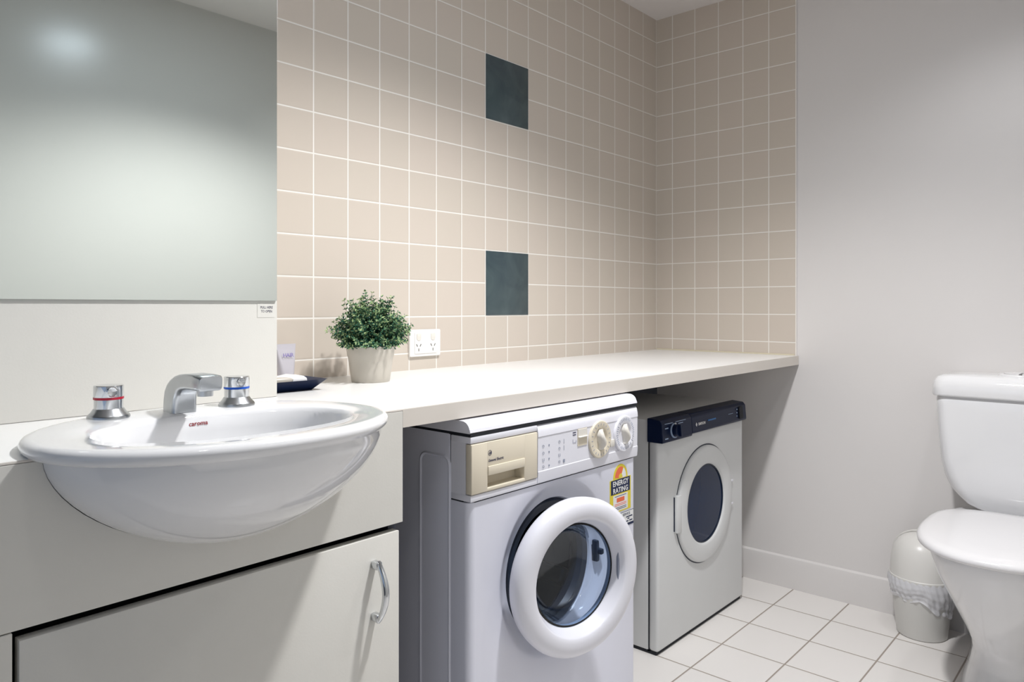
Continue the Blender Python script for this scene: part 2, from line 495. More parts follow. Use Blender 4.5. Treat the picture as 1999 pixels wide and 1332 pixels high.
for nm in ('countertop', 'fascia_panel'):
    cb = NB()
    loft(cb, [ering(BX + 0.004, BY, 0.221, 0.188, 0.02, 2.05, 0.177), ering(BX + 0.004, BY, 0.221, 0.188, -0.050, 2.05, 0.177)]
         + [ering(BX + 0.004, BY, 0.2225 * max(math.cos(t), 0) ** 1.17 + 0.0012, 0.190 * max(math.cos(t), 0) ** 1.17 + 0.0012, -0.0500 - (ZB + 0.0002) * math.sin(t) ** 1.17, 2.05, 0.1785 * max(math.cos(t), 0) ** 1.17 + 0.0012)
            for t in [k / 16 * math.pi / 2 for k in range(17)]], True, True, True)
    cut(bpy.data.objects[nm], cb)

DECK = -0.0300


def make_tap(x, y, ringmat, label):
    t = root('basin_tap', label, 'tap', (x, y, DECK))
    T = Matrix.Translation((x, y, DECK))
    b = NB(); lathe(b, [(0.0275, -0.001), (0.0278, 0.002), (0.0265, 0.0045), (0.0225, 0.0085), (0.0200, 0.0125), (0.0190, 0.0135)], T, 48, True, True)
    obj('base_flange', b, M_satin, t)
    b = NB(); lathe(b, [(0.0188, 0.012), (0.0188, 0.0262), (0.0182, 0.0266)], T, 48, True, True); obj('body', b, M_chrome, t)
    b = NB(); lathe(b, [(0.0188, 0.0264), (0.0196, 0.0266), (0.0196, 0.0296), (0.0188, 0.0298)], T, 48, True, True); obj('indicator_ring', b, ringmat, t)
    b = NB(); lathe(b, [(0.0192, 0.0298), (0.0194, 0.0305), (0.0194, 0.0452), (0.0186, 0.0462), (0.0150, 0.0463), (0.0001, 0.0458)], T, 48, True, True); cap = obj('cap', b, M_chrome, t)
    b = NB()
    d = Vector((-0.12, -1, 0)).normalized(); p = Vector((x, y, DECK + 0.038)) + d * 0.0165
    lathe(b, [(0.0072, 0.0), (0.0072, 0.0035), (0.0062, 0.0047), (0.0050, 0.0042), (0.0001, 0.0036)], frame_m(p, d), 28, True, True)
    obj('grip_stud', b, M_chrome, cap)
    return t


make_tap(-2.2135, -0.4155, M_red, 'chrome basin tap with a red ring, on the left of the spout')
make_tap(-2.0255, -0.4245, M_blue, 'chrome basin tap with a blue ring, on the right of the spout')

# spout
sp = root('basin_spout', 'chrome arched spout between the two taps at the back of the basin', 'spout', (-2.117, -0.425, DECK))
b = NB()
outer = [(-.4050, -.031), (-.4050, -.022), (-.4058, -.010), (-.4085, .002), (-.4150, .0115), (-.4250, .0190), (-.4390, .0248), (-.4550, .0282), (-.4750, .0300), (-.5000, .0303), (-.5240, .0292), (-.5270, .0270)]
inner = [(-.4460, -.031), (-.4462, -.024), (-.4468, -.017), (-.4480, -.011), (-.4500, -.0055), (-.4530, -.0010), (-.4575, .0025), (-.4640, .0050), (-.4760, .0068), (-.5000, .0072), (-.5225, .0072), (-.5255, .0095)]
wid = [.0190, .0188, .0184, .0180, .0175, .0172, .0170, .0168, .0168, .0172, .0178, .0165]
rr = []
for (oy, oz_), (iy, iz), hw in zip(outer, inner, wid):
    cen = Vector((-2.117, (oy + iy) / 2, (oz_ + iz) / 2)); nrm = Vector((0, oy - iy, oz_ - iz)); ht = nrm.length / 2; nrm.normalize()
    rr.append([cen + Vector((px, 0, 0)) + nrm * py for px, py in rrect(0, 0, hw, ht, min(hw, ht) * 0.45, 5)])
loft(b, rr, True, True, True); obj('spout_body', b, M_satin, sp, smooth=50)
b = NB(); lathe(b, [(0.0108, -0.006), (0.0110, 0.003), (0.0102, 0.0036)], Matrix.Translation((-2.117, -0.508, 0.0052)), 32, True, True)
obj('aerator', b, M_satin, sp)

# ------------------------------------------------------------------ mirror cabinet
mc = root('mirror_cabinet', 'cream wall cabinet with a large flush mirror, standing on the worktop left of the tiles', 'cabinet', (-2.4, -0.13, CT))
MX = -1.857
b = NB(); box(b, (-2.95, -0.26, CT + 0.0005), (MX, -0.0005, CEIL), 0.0008, 1); obj('cabinet_panel', b, M_lam, mc)
b = NB(); box(b, (-2.945, -0.2645, 0.1395), (MX - 0.003, -0.2602, CEIL - 0.004)); mo = obj('mirror', b, [M_medge, M_mirror], mc, smooth=0)
for p in mo.data.polygons:
    if p.normal.y < -0.5: p.material_index = 1
mo['label'] = 'grey green mirror glass'
b = NB(); box(b, (-1.8985, -0.2606, 0.1075), (-1.8630, -0.2600, 0.1335)); st = obj('sticker', b, M_lam, mc, smooth=0)
b = NB()
text_bm(b, 'PULL HERE', 0.0066, front_T(-1.8795, -0.2608, 0.1245), 0.0001, align='CENTER', sx=0.82)
text_bm(b, 'TO OPEN', 0.0066, front_T(-1.8795, -0.2608, 0.1170), 0.0001, align='CENTER', sx=0.82)
obj('lettering', b, M_ink, st, smooth=0)

# ------------------------------------------------------------------ potted plant
PXc, PYc = -1.558, -0.160
pl = root('potted_plant', 'small bushy green artificial plant in a cream pot beside the power outlet', 'plant', (PXc, PYc, CT))
T = Matrix.Translation((PXc, PYc, CT))
b = NB()
lathe(b, [(0.0428, 0.0), (0.0440, 0.0015), (0.0468, 0.02), (0.0497, 0.042), (0.0520, 0.0575), (0.0536, 0.0600), (0.0560, 0.080), (0.0564, 0.0825), (0.0552, 0.0835), (0.0530, 0.082), (0.0515, 0.074)], T, 64, True, False)
pot = obj('pot', b, M_pot, pl)
b = NB(); lathe(b, [(0.0515, 0.074), (0.03, 0.078), (0.0005, 0.08)], T, 32, False, True); obj('soil', b, M_soil, pl)
random.seed(7)
b = NB()


def leaf(bm, p, d, L, w, mi):
    d = d.normalized(); up = Vector((random.uniform(-1, 1), random.uniform(-1, 1), random.uniform(0, 1)))
    s = d.cross(up)
    if s.length < 1e-4: return
    s.normalize(); nn = s.cross(d) * 0.15 * L
    vs = [bm.verts.new(q) for q in (p, p + d * L * 0.45 + s * w + nn, p + d * L, p + d * L * 0.45 - s * w + nn)]
    mid = bm.verts.new(p + d * L * 0.5)
    for k in range(4):
        f = bm.faces.new((vs[k], vs[(k + 1) % 4], mid)); f.material_index = mi


c0 = Vector((PXc, PYc, CT + 0.084))
for i in range(560):
    th = random.uniform(0, 2 * math.pi)
    el = math.asin(random.uniform(-0.04, 1.0))
    dirv = Vector((math.cos(th) * math.cos(el), math.sin(th) * math.cos(el), math.sin(el)))
    lump = 1 + 0.07 * math.sin(5 * th + 1.3) * math.cos(el) + 0.08 * math.sin(9 * el + 2 * th)
    reach = lump * random.uniform(0.66, 1.08)
    start = c0 + dirv * 0.015 + Vector((random.uniform(-.015, .015), random.uniform(-.015, .015), 0))
    end = c0 + Vector((dirv.x * 0.088, dirv.y * 0.088, dirv.z * 0.110 + 0.004)) * 1.0
    end = c0 + (end - c0) * reach
    seg = 9; pts = []
    for k in range(seg + 1):
        t = k / seg; q = start.lerp(end, t) + Vector((0, 0, -0.001 * math.sin(t * 3) * (1 - dirv.z)))
        pts.append(q)
    tube(b, [pts[2], pts[5], pts[9]], [0.0009, 0.0007, 0.0004], 4, mi=3)
    for k in range(3, seg + 1):
        ax = (pts[k] - pts[k - 1]).normalized()
        for m in range(4):
            a = random.uniform(0, 6.28)
            o1 = ax.orthogonal().normalized(); o2 = ax.cross(o1)
            dd = ax * random.uniform(0.3, 0.9) + (o1 * math.cos(a) + o2 * math.sin(a))
            r = random.random()
            lim = 0.08 if k < 7 else (0.32 if k < 9 else 0.70)
            mi = 1 if r < lim * 0.55 else (2 if r < lim + 0.12 else 0)
            leaf(b, pts[k] + Vector((random.uniform(-.001, .001), 0, 0)), dd, random.uniform(0.006, 0.0095), random.uniform(0.0013, 0.0021), mi)
obj('foliage', b, [M_leaf, M_tip, M_tipb, M_stem], pl, smooth=0, label='dense small leaves, dark green with pale tips')

# ------------------------------------------------------------------ tray with soap, tube
tr = NB()
TT = Matrix.Translation((-1.7890, -0.1670, CT + 0.0002)) @ Matrix.Rotation(R(-2), 4, 'Z')


def rr3(cx, cy, hw, hh, r, z): return [TT @ Vector((p[0], p[1], z)) for p in rrect(cx, cy, hw, hh, r, 4)]


loft(tr, [rr3(0, 0, 0.045, 0.040, 0.004, 0.0), rr3(0, 0, 0.048, 0.043, 0.004, 0.003), rr3(0, 0, 0.066, 0.064, 0.004, 0.0225), rr3(0, 0, 0.0675, 0.0655, 0.004, 0.0232),
          rr3(0, 0, 0.0655, 0.0635, 0.004, 0.0225), rr3(0, 0, 0.047, 0.042, 0.004, 0.006)], True, True, True)
o = obj('amenities_tray', tr, M_navy, origin=(-1.7845, -0.1665, CT), smooth=25)
tagit(o, 'navy flared tray on the worktop, against the end of the mirror cabinet', 'tray')
b = NB()
pk = []
TP = Matrix.Translation((-1.775, -0.158, CT + 0.0225)) @ Matrix.Rotation(R(12), 4, 'Z')
for sc, z in ((0.80, -0.0125), (1.0, -0.006), (0.98, 0.000), (0.85, 0.0050), (0.5, 0.0070)):
    pk.append([TP @ Vector((p[0], p[1], z + 0.0012 * math.sin(p[0] * 160))) for p in rrect(0, 0, 0.038 * sc, 0.027 * sc, 0.010, 5)])
loft(b, pk, True, True, True)
o = obj('soap_packet', b, M_paper, origin=(-1.775, -0.158, CT + 0.006), smooth=50)
tagit(o, 'white wrapped soap packet lying in the navy tray', 'soap')
b = NB()
pk = []
TP = Matrix.Translation((-1.812, -0.1985, CT + 0.0225)) @ Matrix.Rotation(R(-6), 4, 'Z')
for sc, z in ((0.70, -0.008), (0.9, -0.004), (0.98, 0.002), (0.8, 0.0055), (0.4, 0.0070)):
    pk.append([TP @ Vector((p[0], p[1], z)) for p in rrect(0, 0, 0.026 * sc, 0.008 * sc + 0.001, 0.008, 5)])
loft(b, pk, True, True, True)
o = obj('soap_bar', b, M_pot, origin=(-1.812, -0.1985, CT + 0.0145), smooth=50)
tagit(o, 'small beige soap bar in the tray, at the front edge beside the mirror cabinet', 'soap')
# standing tube behind the tray
tb = root('toiletry_tube', 'small milky hair product tube with purple lettering standing behind the tray', 'tube', (-1.715, -0.055, CT))
b = NB()
rg = []
for z, hw, ht in ((0.012, 0.0155, 0.0125), (0.02, 0.0185, 0.013), (0.05, 0.0215, 0.008), (0.075, 0.0235, 0.003), (0.082, 0.0245, 0.0012), (0.0895, 0.025, 0.0012)):
    rg.append([Vector((-1.715 + p[0], -0.055 + p[1], CT + z)) for p in rrect(0, 0, hw, ht, ht * 0.9, 5)])
loft(b, rg, True, True, True); tbo = obj('tube_body', b, M_tube, tb, smooth=50)
b = NB(); lathe(b, [(0.0155, 0.0), (0.016, 0.001), (0.0155, 0.0125)], Matrix.Translation((-1.715, -0.055, CT)), 32, True, True); obj('cap', b, M_tube, tb)
b = NB()
TX = front_T(-1.7145, -0.0655, CT + 0.0605) @ Matrix.Rotation(R(-8), 4, 'X')
text_bm(b, 'HAIR', 0.0125, TX, 0.0001, align='CENTER', sx=0.95)
obj('lettering', b, M_purple, tbo, smooth=0)

# ------------------------------------------------------------------ power outlet
po = root('power_outlet', 'white double power outlet with two switches on the tiles beside the plant', 'outlet', (-1.2545, -0.006, 0.028))
ox, oz = -1.2545, 0.0275
b = NB()
prism(b, rrect(ox, oz, 0.0565, 0.0375, 0.004), 1, -0.008, 0.0)
o = obj('faceplate', b, M_outlet, po)
bv = o.modifiers.new('bevel', 'BEVEL'); bv.width = 0.002; bv.segments = 3; bv.limit_method = 'ANGLE'
b = NB(); prism(b, rrect(ox, oz, 0.040, 0.029, 0.002), 1, -0.0095, -0.0075); obj('insert_plate', b, M_outlet, po)
for sx_ in (-0.026, 0.026):
    b = NB(); box(b, (ox + sx_ - 0.0075, -0.0115, oz + 0.0125), (ox + sx_ + 0.0075, -0.009, oz + 0.0255), 0.0012, 2)
    lathe(b, [(0.0078, 0.0), (0.0078, 0.0012), (0.006, 0.0017)], frame_m((ox + sx_, -0.0095, oz + 0.015), (0, -1, 0)), 24, True, True)
    obj('switch', b, M_knob, po)
    b = NB()
    for dx, dz, a in ((-0.0065, -0.006, 28), (0.0065, -0.006, -28), (0, -0.0185, 0)):
        Tm = Matrix.Translation((ox + sx_ + dx, -0.0096, oz + dz)) @ Matrix.Rotation(R(-a), 4, 'Y')
        box(b, (-0.0010, -0.0002, -0.0038), (0.0010, 0.0004, 0.0038), T=Tm)
    obj('socket_slots', b, M_slot, po, smooth=0)

# ------------------------------------------------------------------ washing machine
WX0, WX1, WF, WB = -1.672, -1.113, -0.600, -0.045
wm = root('washing_machine', 'white front loading washing machine under the worktop with its round door ajar', 'washing machine', ((WX0 + WX1) / 2, -0.32, FLOOR))
DCX, DCZ = -1.412, -0.413      # door axis when shut
# body: sides/back box and a front panel with a dished round opening
b = NB()
box(b, (WX0 + 0.003, WF + 0.055, FLOOR + 0.012), (WX1 - 0.003, WF + 0.062, -0.110))
b.free(); b = NB()
# shell as 5 slabs so the drum opening stays hollow
box(b, (WX0, WF + 0.052, FLOOR + 0.012), (WX0 + 0.008, WB, -0.108), 0.002, 2)
box(b, (WX1 - 0.008, WF + 0.052, FLOOR + 0.012), (WX1, WB, -0.108), 0.002, 2)
box(b, (WX0, WB - 0.008, FLOOR + 0.012), (WX1, WB, -0.108))
box(b, (WX0, WF + 0.052, FLOOR + 0.012), (WX1, WB, FLOOR + 0.022))
# raised rib panels pressed into the left side
out = rrect(-0.5072, -0.46, 0.0445, 0.312, 0.020, 6)
inn = rrect(-0.5072, -0.46, 0.0405, 0.308, 0.017, 6)
inn2 = rrect(-0.5072, -0.46, 0.0365, 0.304, 0.014, 6)
loft(b, [[(WX0 + 0.0005, p[0], p[1]) for p in out], [(WX0 - 0.0022, p[0], p[1]) for p in inn], [(WX0 + 0.0003, p[0], p[1]) for p in inn2]], True)
obj('cabinet_shell', b, M_appl, wm)
# front panel wraps round the corners
b = NB()
FZ0, FZ1 = FLOOR + 0.012, -0.231


def front_profile(z):
    return None


seg = 96
hole_r, dish_r = 0.136, 0.178
cx_, cz_ = DCX, DCZ
x0, x1 = WX0 + 0.014, WX1 - 0.014


def ray_rect(a):
    c, s = math.cos(a), math.sin(a); t = 1e9
    if c > 1e-9: t = min(t, (x1 - cx_) / c)
    if c < -1e-9: t = min(t, (x0 - cx_) / c)
    if s > 1e-9: t = min(t, (FZ1 - cz_) / s)
    if s < -1e-9: t = min(t, (FZ0 - cz_) / s)
    return (cx_ + c * t, cz_ + s * t), t


angs = sorted(set([2 * math.pi * i / seg for i in range(seg)] + [math.atan2(z - cz_, x - cx_) % (2 * math.pi) for x in (x0, x1) for z in (FZ0, FZ1)]))
rings = [[], [], [], [], [], [], []]
for a in angs:
    (qx, qz), t = ray_rect(a); c, s = math.cos(a), math.sin(a)
    rings[0].append((qx, WF, qz))
    for ri, (r_, yy) in enumerate(((dish_r + 0.004, 0.0), (dish_r - 0.004, 0.003), (dish_r - 0.016, 0.013), (dish_r - 0.03, 0.018), (hole_r + 0.004, 0.020), (hole_r, 0.028))):
        if ri < 2: r2 = min(r_, t - 0.001)
        else: r2 = r_
        rings[ri + 1].append((cx_ + c * r2, WF + yy, cz_ + s * r2))
loft(b, rings, True)
# rounded front corners
for sgn, xa in ((-1, WX0), (1, WX1)):
    pr = []
    for k in range(9):
        a = R(90 * k / 8); rad = 0.014
        pr.append((xa - sgn * rad + sgn * rad * math.sin(a), WF + rad - rad * math.cos(a)))
    pr.append((xa, WF + 0.0495)); pr.append((xa - sgn * 0.01, WF + 0.0495)); pr.append((xa - sgn * 0.014, WF + 0.006))
    prism(b, pr, 2, FZ0, FZ1)
obj('front_panel', b, M_appl, wm)
# black strips painting in the shade of the gaps at side and lid
b = NB(); box(b, (WX0 + 0.0025, WF + 0.02, FLOOR + 0.02), (WX0 + 0.006, WF + 0.07, -0.108)); box(b, (WX0 + 0.01, WF + 0.03, -0.1095), (WX1 - 0.01, WB - 0.01, -0.1035))
box(b, (WX0 + 0.0005, WF - 0.0030, -0.1095), (WX1 - 0.0005, WB, -0.1035)); obj('gap_shade', b, M_black, wm)
# drum, gasket
b = NB()
ax = (0, 1, 0)
TD = frame_m((DCX, WF + 0.024, DCZ), ax)
lathe(b, [(0.139, 0.006), (0.132, -0.003), (0.118, 0.000), (0.113, 0.012), (0.118, 0.024), (0.124, 0.034), (0.128, 0.040)], TD, 64)
obj('door_gasket', b, M_rubber, wm)
b = NB(); lathe(b, [(0.120, 0.036), (0.20, 0.046), (0.215, 0.06), (0.215, 0.29), (0.20, 0.30), (0.06, 0.305), (0.05, 0.296), (0.0005, 0.294)], TD, 64)
drum = obj('drum', b, M_drum, wm)
for k in range(3):
    b = NB(); a = R(90 + 120 * k); c, s = math.cos(a), math.sin(a)
    T3 = Matrix.Translation((DCX + 0.20 * c, WF + 0.2, DCZ + 0.20 * s)) @ Matrix.Rotation(-a + R(90), 4, 'Y')
    box(b, (-0.02, -0.1, -0.035), (0.02, 0.1, 0.03), 0.01, 3, T=T3)
    obj('drum_paddle', b, M_drum, drum)
# top lid with rounded front
LT = -0.0815
b = NB()
pf = [(WB, -0.1035), (WF - 0.001, -0.1035), (WF - 0.0035, -0.1015), (WF - 0.0020, -0.096)] + [(WF + 0.018 - 0.0195 * math.cos(R(a)), LT - 0.017 + 0.017 * math.sin(R(a))) for a in range(10, 91, 10)] + [(WB, LT)]
prism(b, pf, 0, WX0 - 0.001, WX1 + 0.001); obj('top_lid', b, M_applp, wm, smooth=40)
# control panel, slightly proud, rounded at the top
CP0 = -0.2285
b = NB()
pf = [(WF + 0.049, CP0), (WF - 0.002, CP0), (WF - 0.004, CP0 + 0.002), (WF - 0.005, CP0 + 0.012), (WF - 0.0055, CP0 + 0.024), (WF - 0.0045, CP0 + 0.0255), (WF - 0.005, -0.1345), (WF - 0.006, -0.1335), (WF - 0.0052, -0.124), (WF - 0.003, -0.114), (WF + 0.001, -0.1095), (WF + 0.049, -0.1095)]
# the panel leaves room at the left for the detergent drawer
DX1 = -1.4845
prism(b, pf, 0, DX1 + 0.0012, WX1); pan = obj('control_panel', b, M_applp, wm, smooth=30)
# filler strips of the panel above and below the drawer
b = NB(); box(b, (WX0, WF - 0.0035, -0.122), (DX1 + 0.0012, WF + 0.049, -0.1095), 0.002, 2); obj('panel_surround', b, M_applp, wm)
b = NB(); box(b, (WX0 + 0.0006, WF + 0.0108, -0.219), (WX0 + 0.03, WF + 0.0488, -0.120)); obj('panel_end_cap', b, M_applp, wm)
b = NB(); box(b, (WX0, WF - 0.0035, CP0), (DX1 + 0.0012, WF + 0.049, -0.2165), 0.0015, 2)
obj('panel_surround', b, M_applp, wm)
# detergent drawer
b = NB()
dz0, dz1 = -0.2150, -0.1232
hx0, hx1, hzb, hzt = -1.6290, -1.5255, -0.2085, -0.1855
DF = WF - 0.0055
dxa, dxb = WX0 + 0.0005, DX1 - 0.0005
box(b, (dxa, DF, dz0), (hx0, WF + 0.010, dz1), 0.002, 2)
box(b, (hx1, DF, dz0), (dxb, WF + 0.047, dz1), 0.002, 2)
box(b, (hx0 - 0.003, DF, hzt), (hx1 + 0.003, WF + 0.047, dz1), 0.0012, 2)
box(b, (hx0 - 0.003, DF, dz0), (hx1 + 0.003, WF + 0.047, hzb), 0.0012, 2)
box(b, (hx0 - 0.003, WF + 0.02, hzb - 0.002), (hx1 + 0.003, WF + 0.047, hzt + 0.002))
box(b, (hx0, DF - 0.0022, hzt), (hx1, DF + 0.002, hzt + 0.017), 0.001, 2)
dw = obj('detergent_drawer', b, M_beige, wm, label='beige drawer front with a recessed grip')
b = NB()
lx, lz = -1.6285, -0.1440
Tl = front_T(lx + 0.005, DF - 0.0001, lz)
lathe(b, [(0.0050, 0.0), (0.0050, 0.0003), (0.0042, 0.0003), (0.0042, 0.0)], frame_m((lx + 0.005, DF, lz), (0, -1, 0)), 32)
text_bm(b, 'GE', 0.0058, front_T(lx + 0.005, DF - 0.0003, lz - 0.0021), 0.0001, align='CENTER', shear=0.3, bold=0.0002)
text_bm(b, 'General Electric', 0.0072, front_T(lx, DF - 0.0003, -0.1605), 0.0001, shear=0.25, sx=0.90, bold=0.0001)
obj('maker_logo', b, M_ink, dw, smooth=0)

# dials
for nm, dx, mt, nt_ in (('programme_dial', -1.2712, M_beige, 20), ('timer_dial', -1.1735, M_applp, 44)):
    b = NB(); T = frame_m((dx, WF - 0.005, -0.1665), (0, -1, 0))
    lathe(b, [(0.0415, 0.0), (0.0415, 0.0035), (0.0400, 0.0052), (0.0265, 0.0058), (0.0248, 0.0048), (0.0225, 0.0018), (0.0001, 0.0012)], T, 64, True, True)
    d = obj(nm, b, mt, wm)
    b = NB()
    gr = []
    for t in range(13):
        u = t / 12.0; zz = -0.0225 + 0.045 * u
        w = 0.0062 + 0.0028 * math.sin(math.pi * u); off = 0.0035 * math.sin(2 * math.pi * u)
        hgt = 0.004 + 0.012 * math.sin(math.pi * min(max(u, 0.04), 0.96)) ** 0.5
        gr.append([Vector((dx + off + p[0], WF - 0.0058 - p[1] * 1.0, -0.1665 + zz)) for p in ((-w, 0), (-w * 0.8, hgt * 0.7), (-w * 0.4, hgt), (w * 0.4, hgt), (w * 0.8, hgt * 0.7), (w, 0))])
    loft(b, gr, True, True, True); obj('grip', b, M_knob, d, smooth=60)
    b = NB()
    for k in range(nt_):
        if nm == 'timer_dial' and k % 11 in (5,): continue
        a = 2 * math.pi * k / nt_; rr_ = 0.0335
        Tm = Matrix.Translation((dx + rr_ * math.sin(a), WF - 0.0108, -0.1665 + rr_ * math.cos(a))) @ Matrix.Rotation(a, 4, 'Y')
        h = 0.0022 if nm == 'programme_dial' else (0.0034 if k % 2 else 0.0022)
        box(b, (-0.0006, -0.0001, -h), (0.0006, 0.0004, h), T=Tm)
    obj('dial_marks', b, M_greyink, d, smooth=0)
# rocker switch window and its marks
b = NB()
prism(b, rrect(-1.3345, -0.1525, 0.0170, 0.0185, 0.001), 1, WF - 0.0060, WF - 0.0048); ps = obj('power_button', b, M_beige, wm)
b = NB(); box(b, (-1.3505, WF - 0.0068, -0.1515), (-1.3185, WF - 0.0058, -0.1350), 0.0005, 1); box(b, (-1.3505, WF - 0.0105, -0.1530), (-1.3185, WF - 0.0058, -0.1505), 0.0008, 1); obj('rocker', b, M_knob, ps)
pz = WF - 0.0052
for cx0, kinds in ((-1.4665, 'CCUC'), (-1.4480, '8:+!'), (-1.4140, 'OOUO'), (-1.3985, '||-#')):
    for k, ch in enumerate(kinds):
        if ch == '-': continue
        z = -0.1525 - 0.0138 * k - (0.002 if cx0 < -1.43 else 0); b = NB()
        if ch in 'CO':
            lathe(b, [(0.0030, 0.0), (0.0030, 0.0003), (0.0024, 0.0003), (0.0024, 0.0)], frame_m((cx0, pz, z), (0, -1, 0)), 12)
        elif ch == 'U':
            prism(b, [(cx0 - 0.0028, z + 0.003), (cx0 - 0.0028, z - 0.003), (cx0 + 0.0028, z - 0.003), (cx0 + 0.0028, z + 0.003), (cx0 + 0.0021, z + 0.003), (cx0 + 0.0021, z - 0.0023), (cx0 - 0.0021, z - 0.0023), (cx0 - 0.0021, z + 0.003)], 1, pz - 0.0003, pz)
        elif ch == '|': box(b, (cx0 - 0.0004, pz - 0.0003, z - 0.006), (cx0 + 0.0004, pz, z + 0.004))
        elif ch == '#': box(b, (cx0 - 0.0028, pz - 0.0003, z - 0.0034), (cx0 + 0.0028, pz, z + 0.0030))
        else: box(b, (cx0 - 0.0016, pz - 0.0003, z - 0.0018), (cx0 + 0.0016, pz, z + 0.0018))
        obj('panel_symbol', b, M_greyink, pan, smooth=0)
for z in (-0.1400, -0.1450):
    b = NB(); box(b, (-1.3680, pz - 0.0003, z - 0.0010), (-1.3570, pz, z + 0.0010)); obj('panel_symbol', b, M_ink, pan, smooth=0)
b = NB(); prism(b, [(-1.3680, -0.1540), (-1.3680, -0.1620), (-1.3560, -0.1620), (-1.3560, -0.1570), (-1.3568, -0.1570), (-1.3568, -0.1612), (-1.3672, -0.1612), (-1.3672, -0.1540)], 1, pz - 0.0003, pz); obj('panel_symbol', b, M_greyink, pan, smooth=0)
b = NB(); box(b, (-1.2290, WF - 0.0075, -0.1900), (-1.2120, WF - 0.0045, -0.1740), 0.0008, 2); obj('push_button', b, M_knob, wm)

# energy sticker
ex0, ex1, ez0, ez1 = -1.2225, -1.1355, -0.3470, -0.2700
ecx = (ex0 + ex1) / 2
b = NB()
pts = [(ex0, ez0), (ex1, ez0), (ex1, ez1), (ecx + 0.030, ez1)] + [(ecx + 0.030 * math.cos(R(a)), ez1 + 0.033 * math.sin(R(a))) for a in range(10, 171, 10)] + [(ecx - 0.030, ez1), (ex0, ez1)]
prism(b, pts, 1, WF - 0.0006, WF - 0.0001, mi=0)
prism(b, [(ecx + 0.023 * math.cos(R(a)), ez1 + 0.001 + 0.026 * math.sin(R(a))) for a in range(62, 181, 8)] + [(ecx, ez1)], 1, WF - 0.0008, WF - 0.0004, mi=1)
prism(b, [(ecx + 0.023 * math.cos(R(a)), ez1 + 0.001 + 0.026 * math.sin(R(a))) for a in range(0, 62, 8)] + [(ecx, ez1)], 1, WF - 0.0008, WF - 0.0004, mi=2)
box(b, (ex0 + 0.004, WF - 0.0008, ez1 - 0.034), (ex1 - 0.004, WF - 0.0004, ez1 - 0.001), mi=3)
prism(b, rrect(ecx, ez1 - 0.0555, 0.030, 0.0185, 0.001), 1, WF - 0.0008, WF - 0.0004, mi=2)
box(b, (ecx - 0.016, WF - 0.0010, ez1 - 0.0540), (ecx + 0.016, WF - 0.0006, ez1 - 0.0440), mi=1)
prism(b, [(ecx + 0.008 * math.cos(R(a)), ez1 + 0.001 + 0.010 * math.sin(R(a))) for a in range(0, 181, 20)], 1, WF - 0.0010, WF - 0.0006, mi=0)
for k, zz in enumerate((-0.0400, -0.0580, -0.0615, -0.0665, -0.0700)):
    box(b, (ecx - 0.024, WF - 0.0010, ez1 + zz - 0.0006), (ecx + 0.024, WF - 0.0006, ez1 + zz + 0.0006), mi=3 if k in (0, 3, 4) else 1)
es = obj('energy_sticker', b, [M_yellow, M_orange, M_paper, M_navyink], wm, smooth=0, label='yellow, orange and navy energy rating sticker')
b = NB()
text_bm(b, 'ENERGY', 0.0165, front_T(ecx, WF - 0.0011, ez1 - 0.0155), 0.0001, align='CENTER', sx=1.05, bold=0.0003)
text_bm(b, 'RATING', 0.0165, front_T(ecx, WF - 0.0011, ez1 - 0.0315), 0.0001, align='CENTER', sx=1.05, bold=0.0003)
obj('lettering', b, M_paper, es, smooth=0)
b = NB()
box(b, (-1.1830, WF - 0.0006, -0.3860), (-1.1235, WF - 0.0001, -0.3515), mi=1)
box(b, (-1.1820, WF - 0.0008, -0.3850), (-1.1245, WF - 0.0003, -0.3525), mi=0)
box(b, (-1.1820, WF - 0.0010, -0.3850), (-1.1245, WF - 0.0004, -0.3800), mi=1)
text_bm(b, 'SERVICE', 0.0085, front_T(-1.1700, WF - 0.0010, -0.3610), 0.0001, mi=1)
for z, a0, a1 in ((-0.3655, -1.156, -1.129), (-0.3700, -1.150, -1.142), (-0.3755, -1.160, -1.146), (-0.3755, -1.142, -1.129)):
    box(b, (a0, WF - 0.0010, z - 0.0013), (a1, WF - 0.0006, z + 0.0013), mi=1)
obj('service_sticker', b, [M_paper, M_navyink], wm, smooth=0)

# door, swung about 13 degrees open about its left edge
TH = 0.225; HXD, HYD, DR = -1.584, WF - 0.030, 0.1573
TDoor = Matrix.Translation((HXD, HYD, DCZ)) @ Matrix.Rotation(-TH, 4, 'Z')      # local x along the door, -y outwards
TA = TDoor @ frame_m((DR, 0, 0), (0, -1, 0))
b = NB()
lathe(b, [(0.112, -0.026), (0.150, -0.024), (0.1540, -0.020), (0.1560, -0.012), (0.1573, 0.000), (0.1560, 0.007), (0.1520, 0.0125), (0.1450, 0.0165), (0.1350, 0.0185), (0.1250, 0.0180), (0.1180, 0.0160), (0.1155, 0.0140),
          (0.1135, 0.0090), (0.1090, 0.0000), (0.1055, -0.0080), (0.1040, -0.0110), (0.1040, -0.0250), (0.112, -0.026)], TA, 96)
door = obj('door', b, M_applp, wm, smooth=50, label='round white porthole door standing ajar')
b = NB()
lathe(b, [(0.1045, -0.010), (0.085, -0.0085), (0.05, -0.0075), (0.0002, -0.007)], TA, 72)
lathe(b, [(0.1045, -0.010), (0.1045, -0.022), (0.100, -0.030), (0.094, -0.055), (0.082, -0.068), (0.06, -0.075), (0.0002, -0.078)], TA, 72)
lathe(b, [(0.1005, -0.0135), (0.085, -0.0115), (0.05, -0.0105), (0.0002, -0.010)], TA, 72)
lathe(b, [(0.1005, -0.0135), (0.1005, -0.022), (0.096, -0.030), (0.090, -0.0535), (0.079, -0.0645), (0.058, -0.0715), (0.0002, -0.0745)], TA, 72)
b2 = NB()
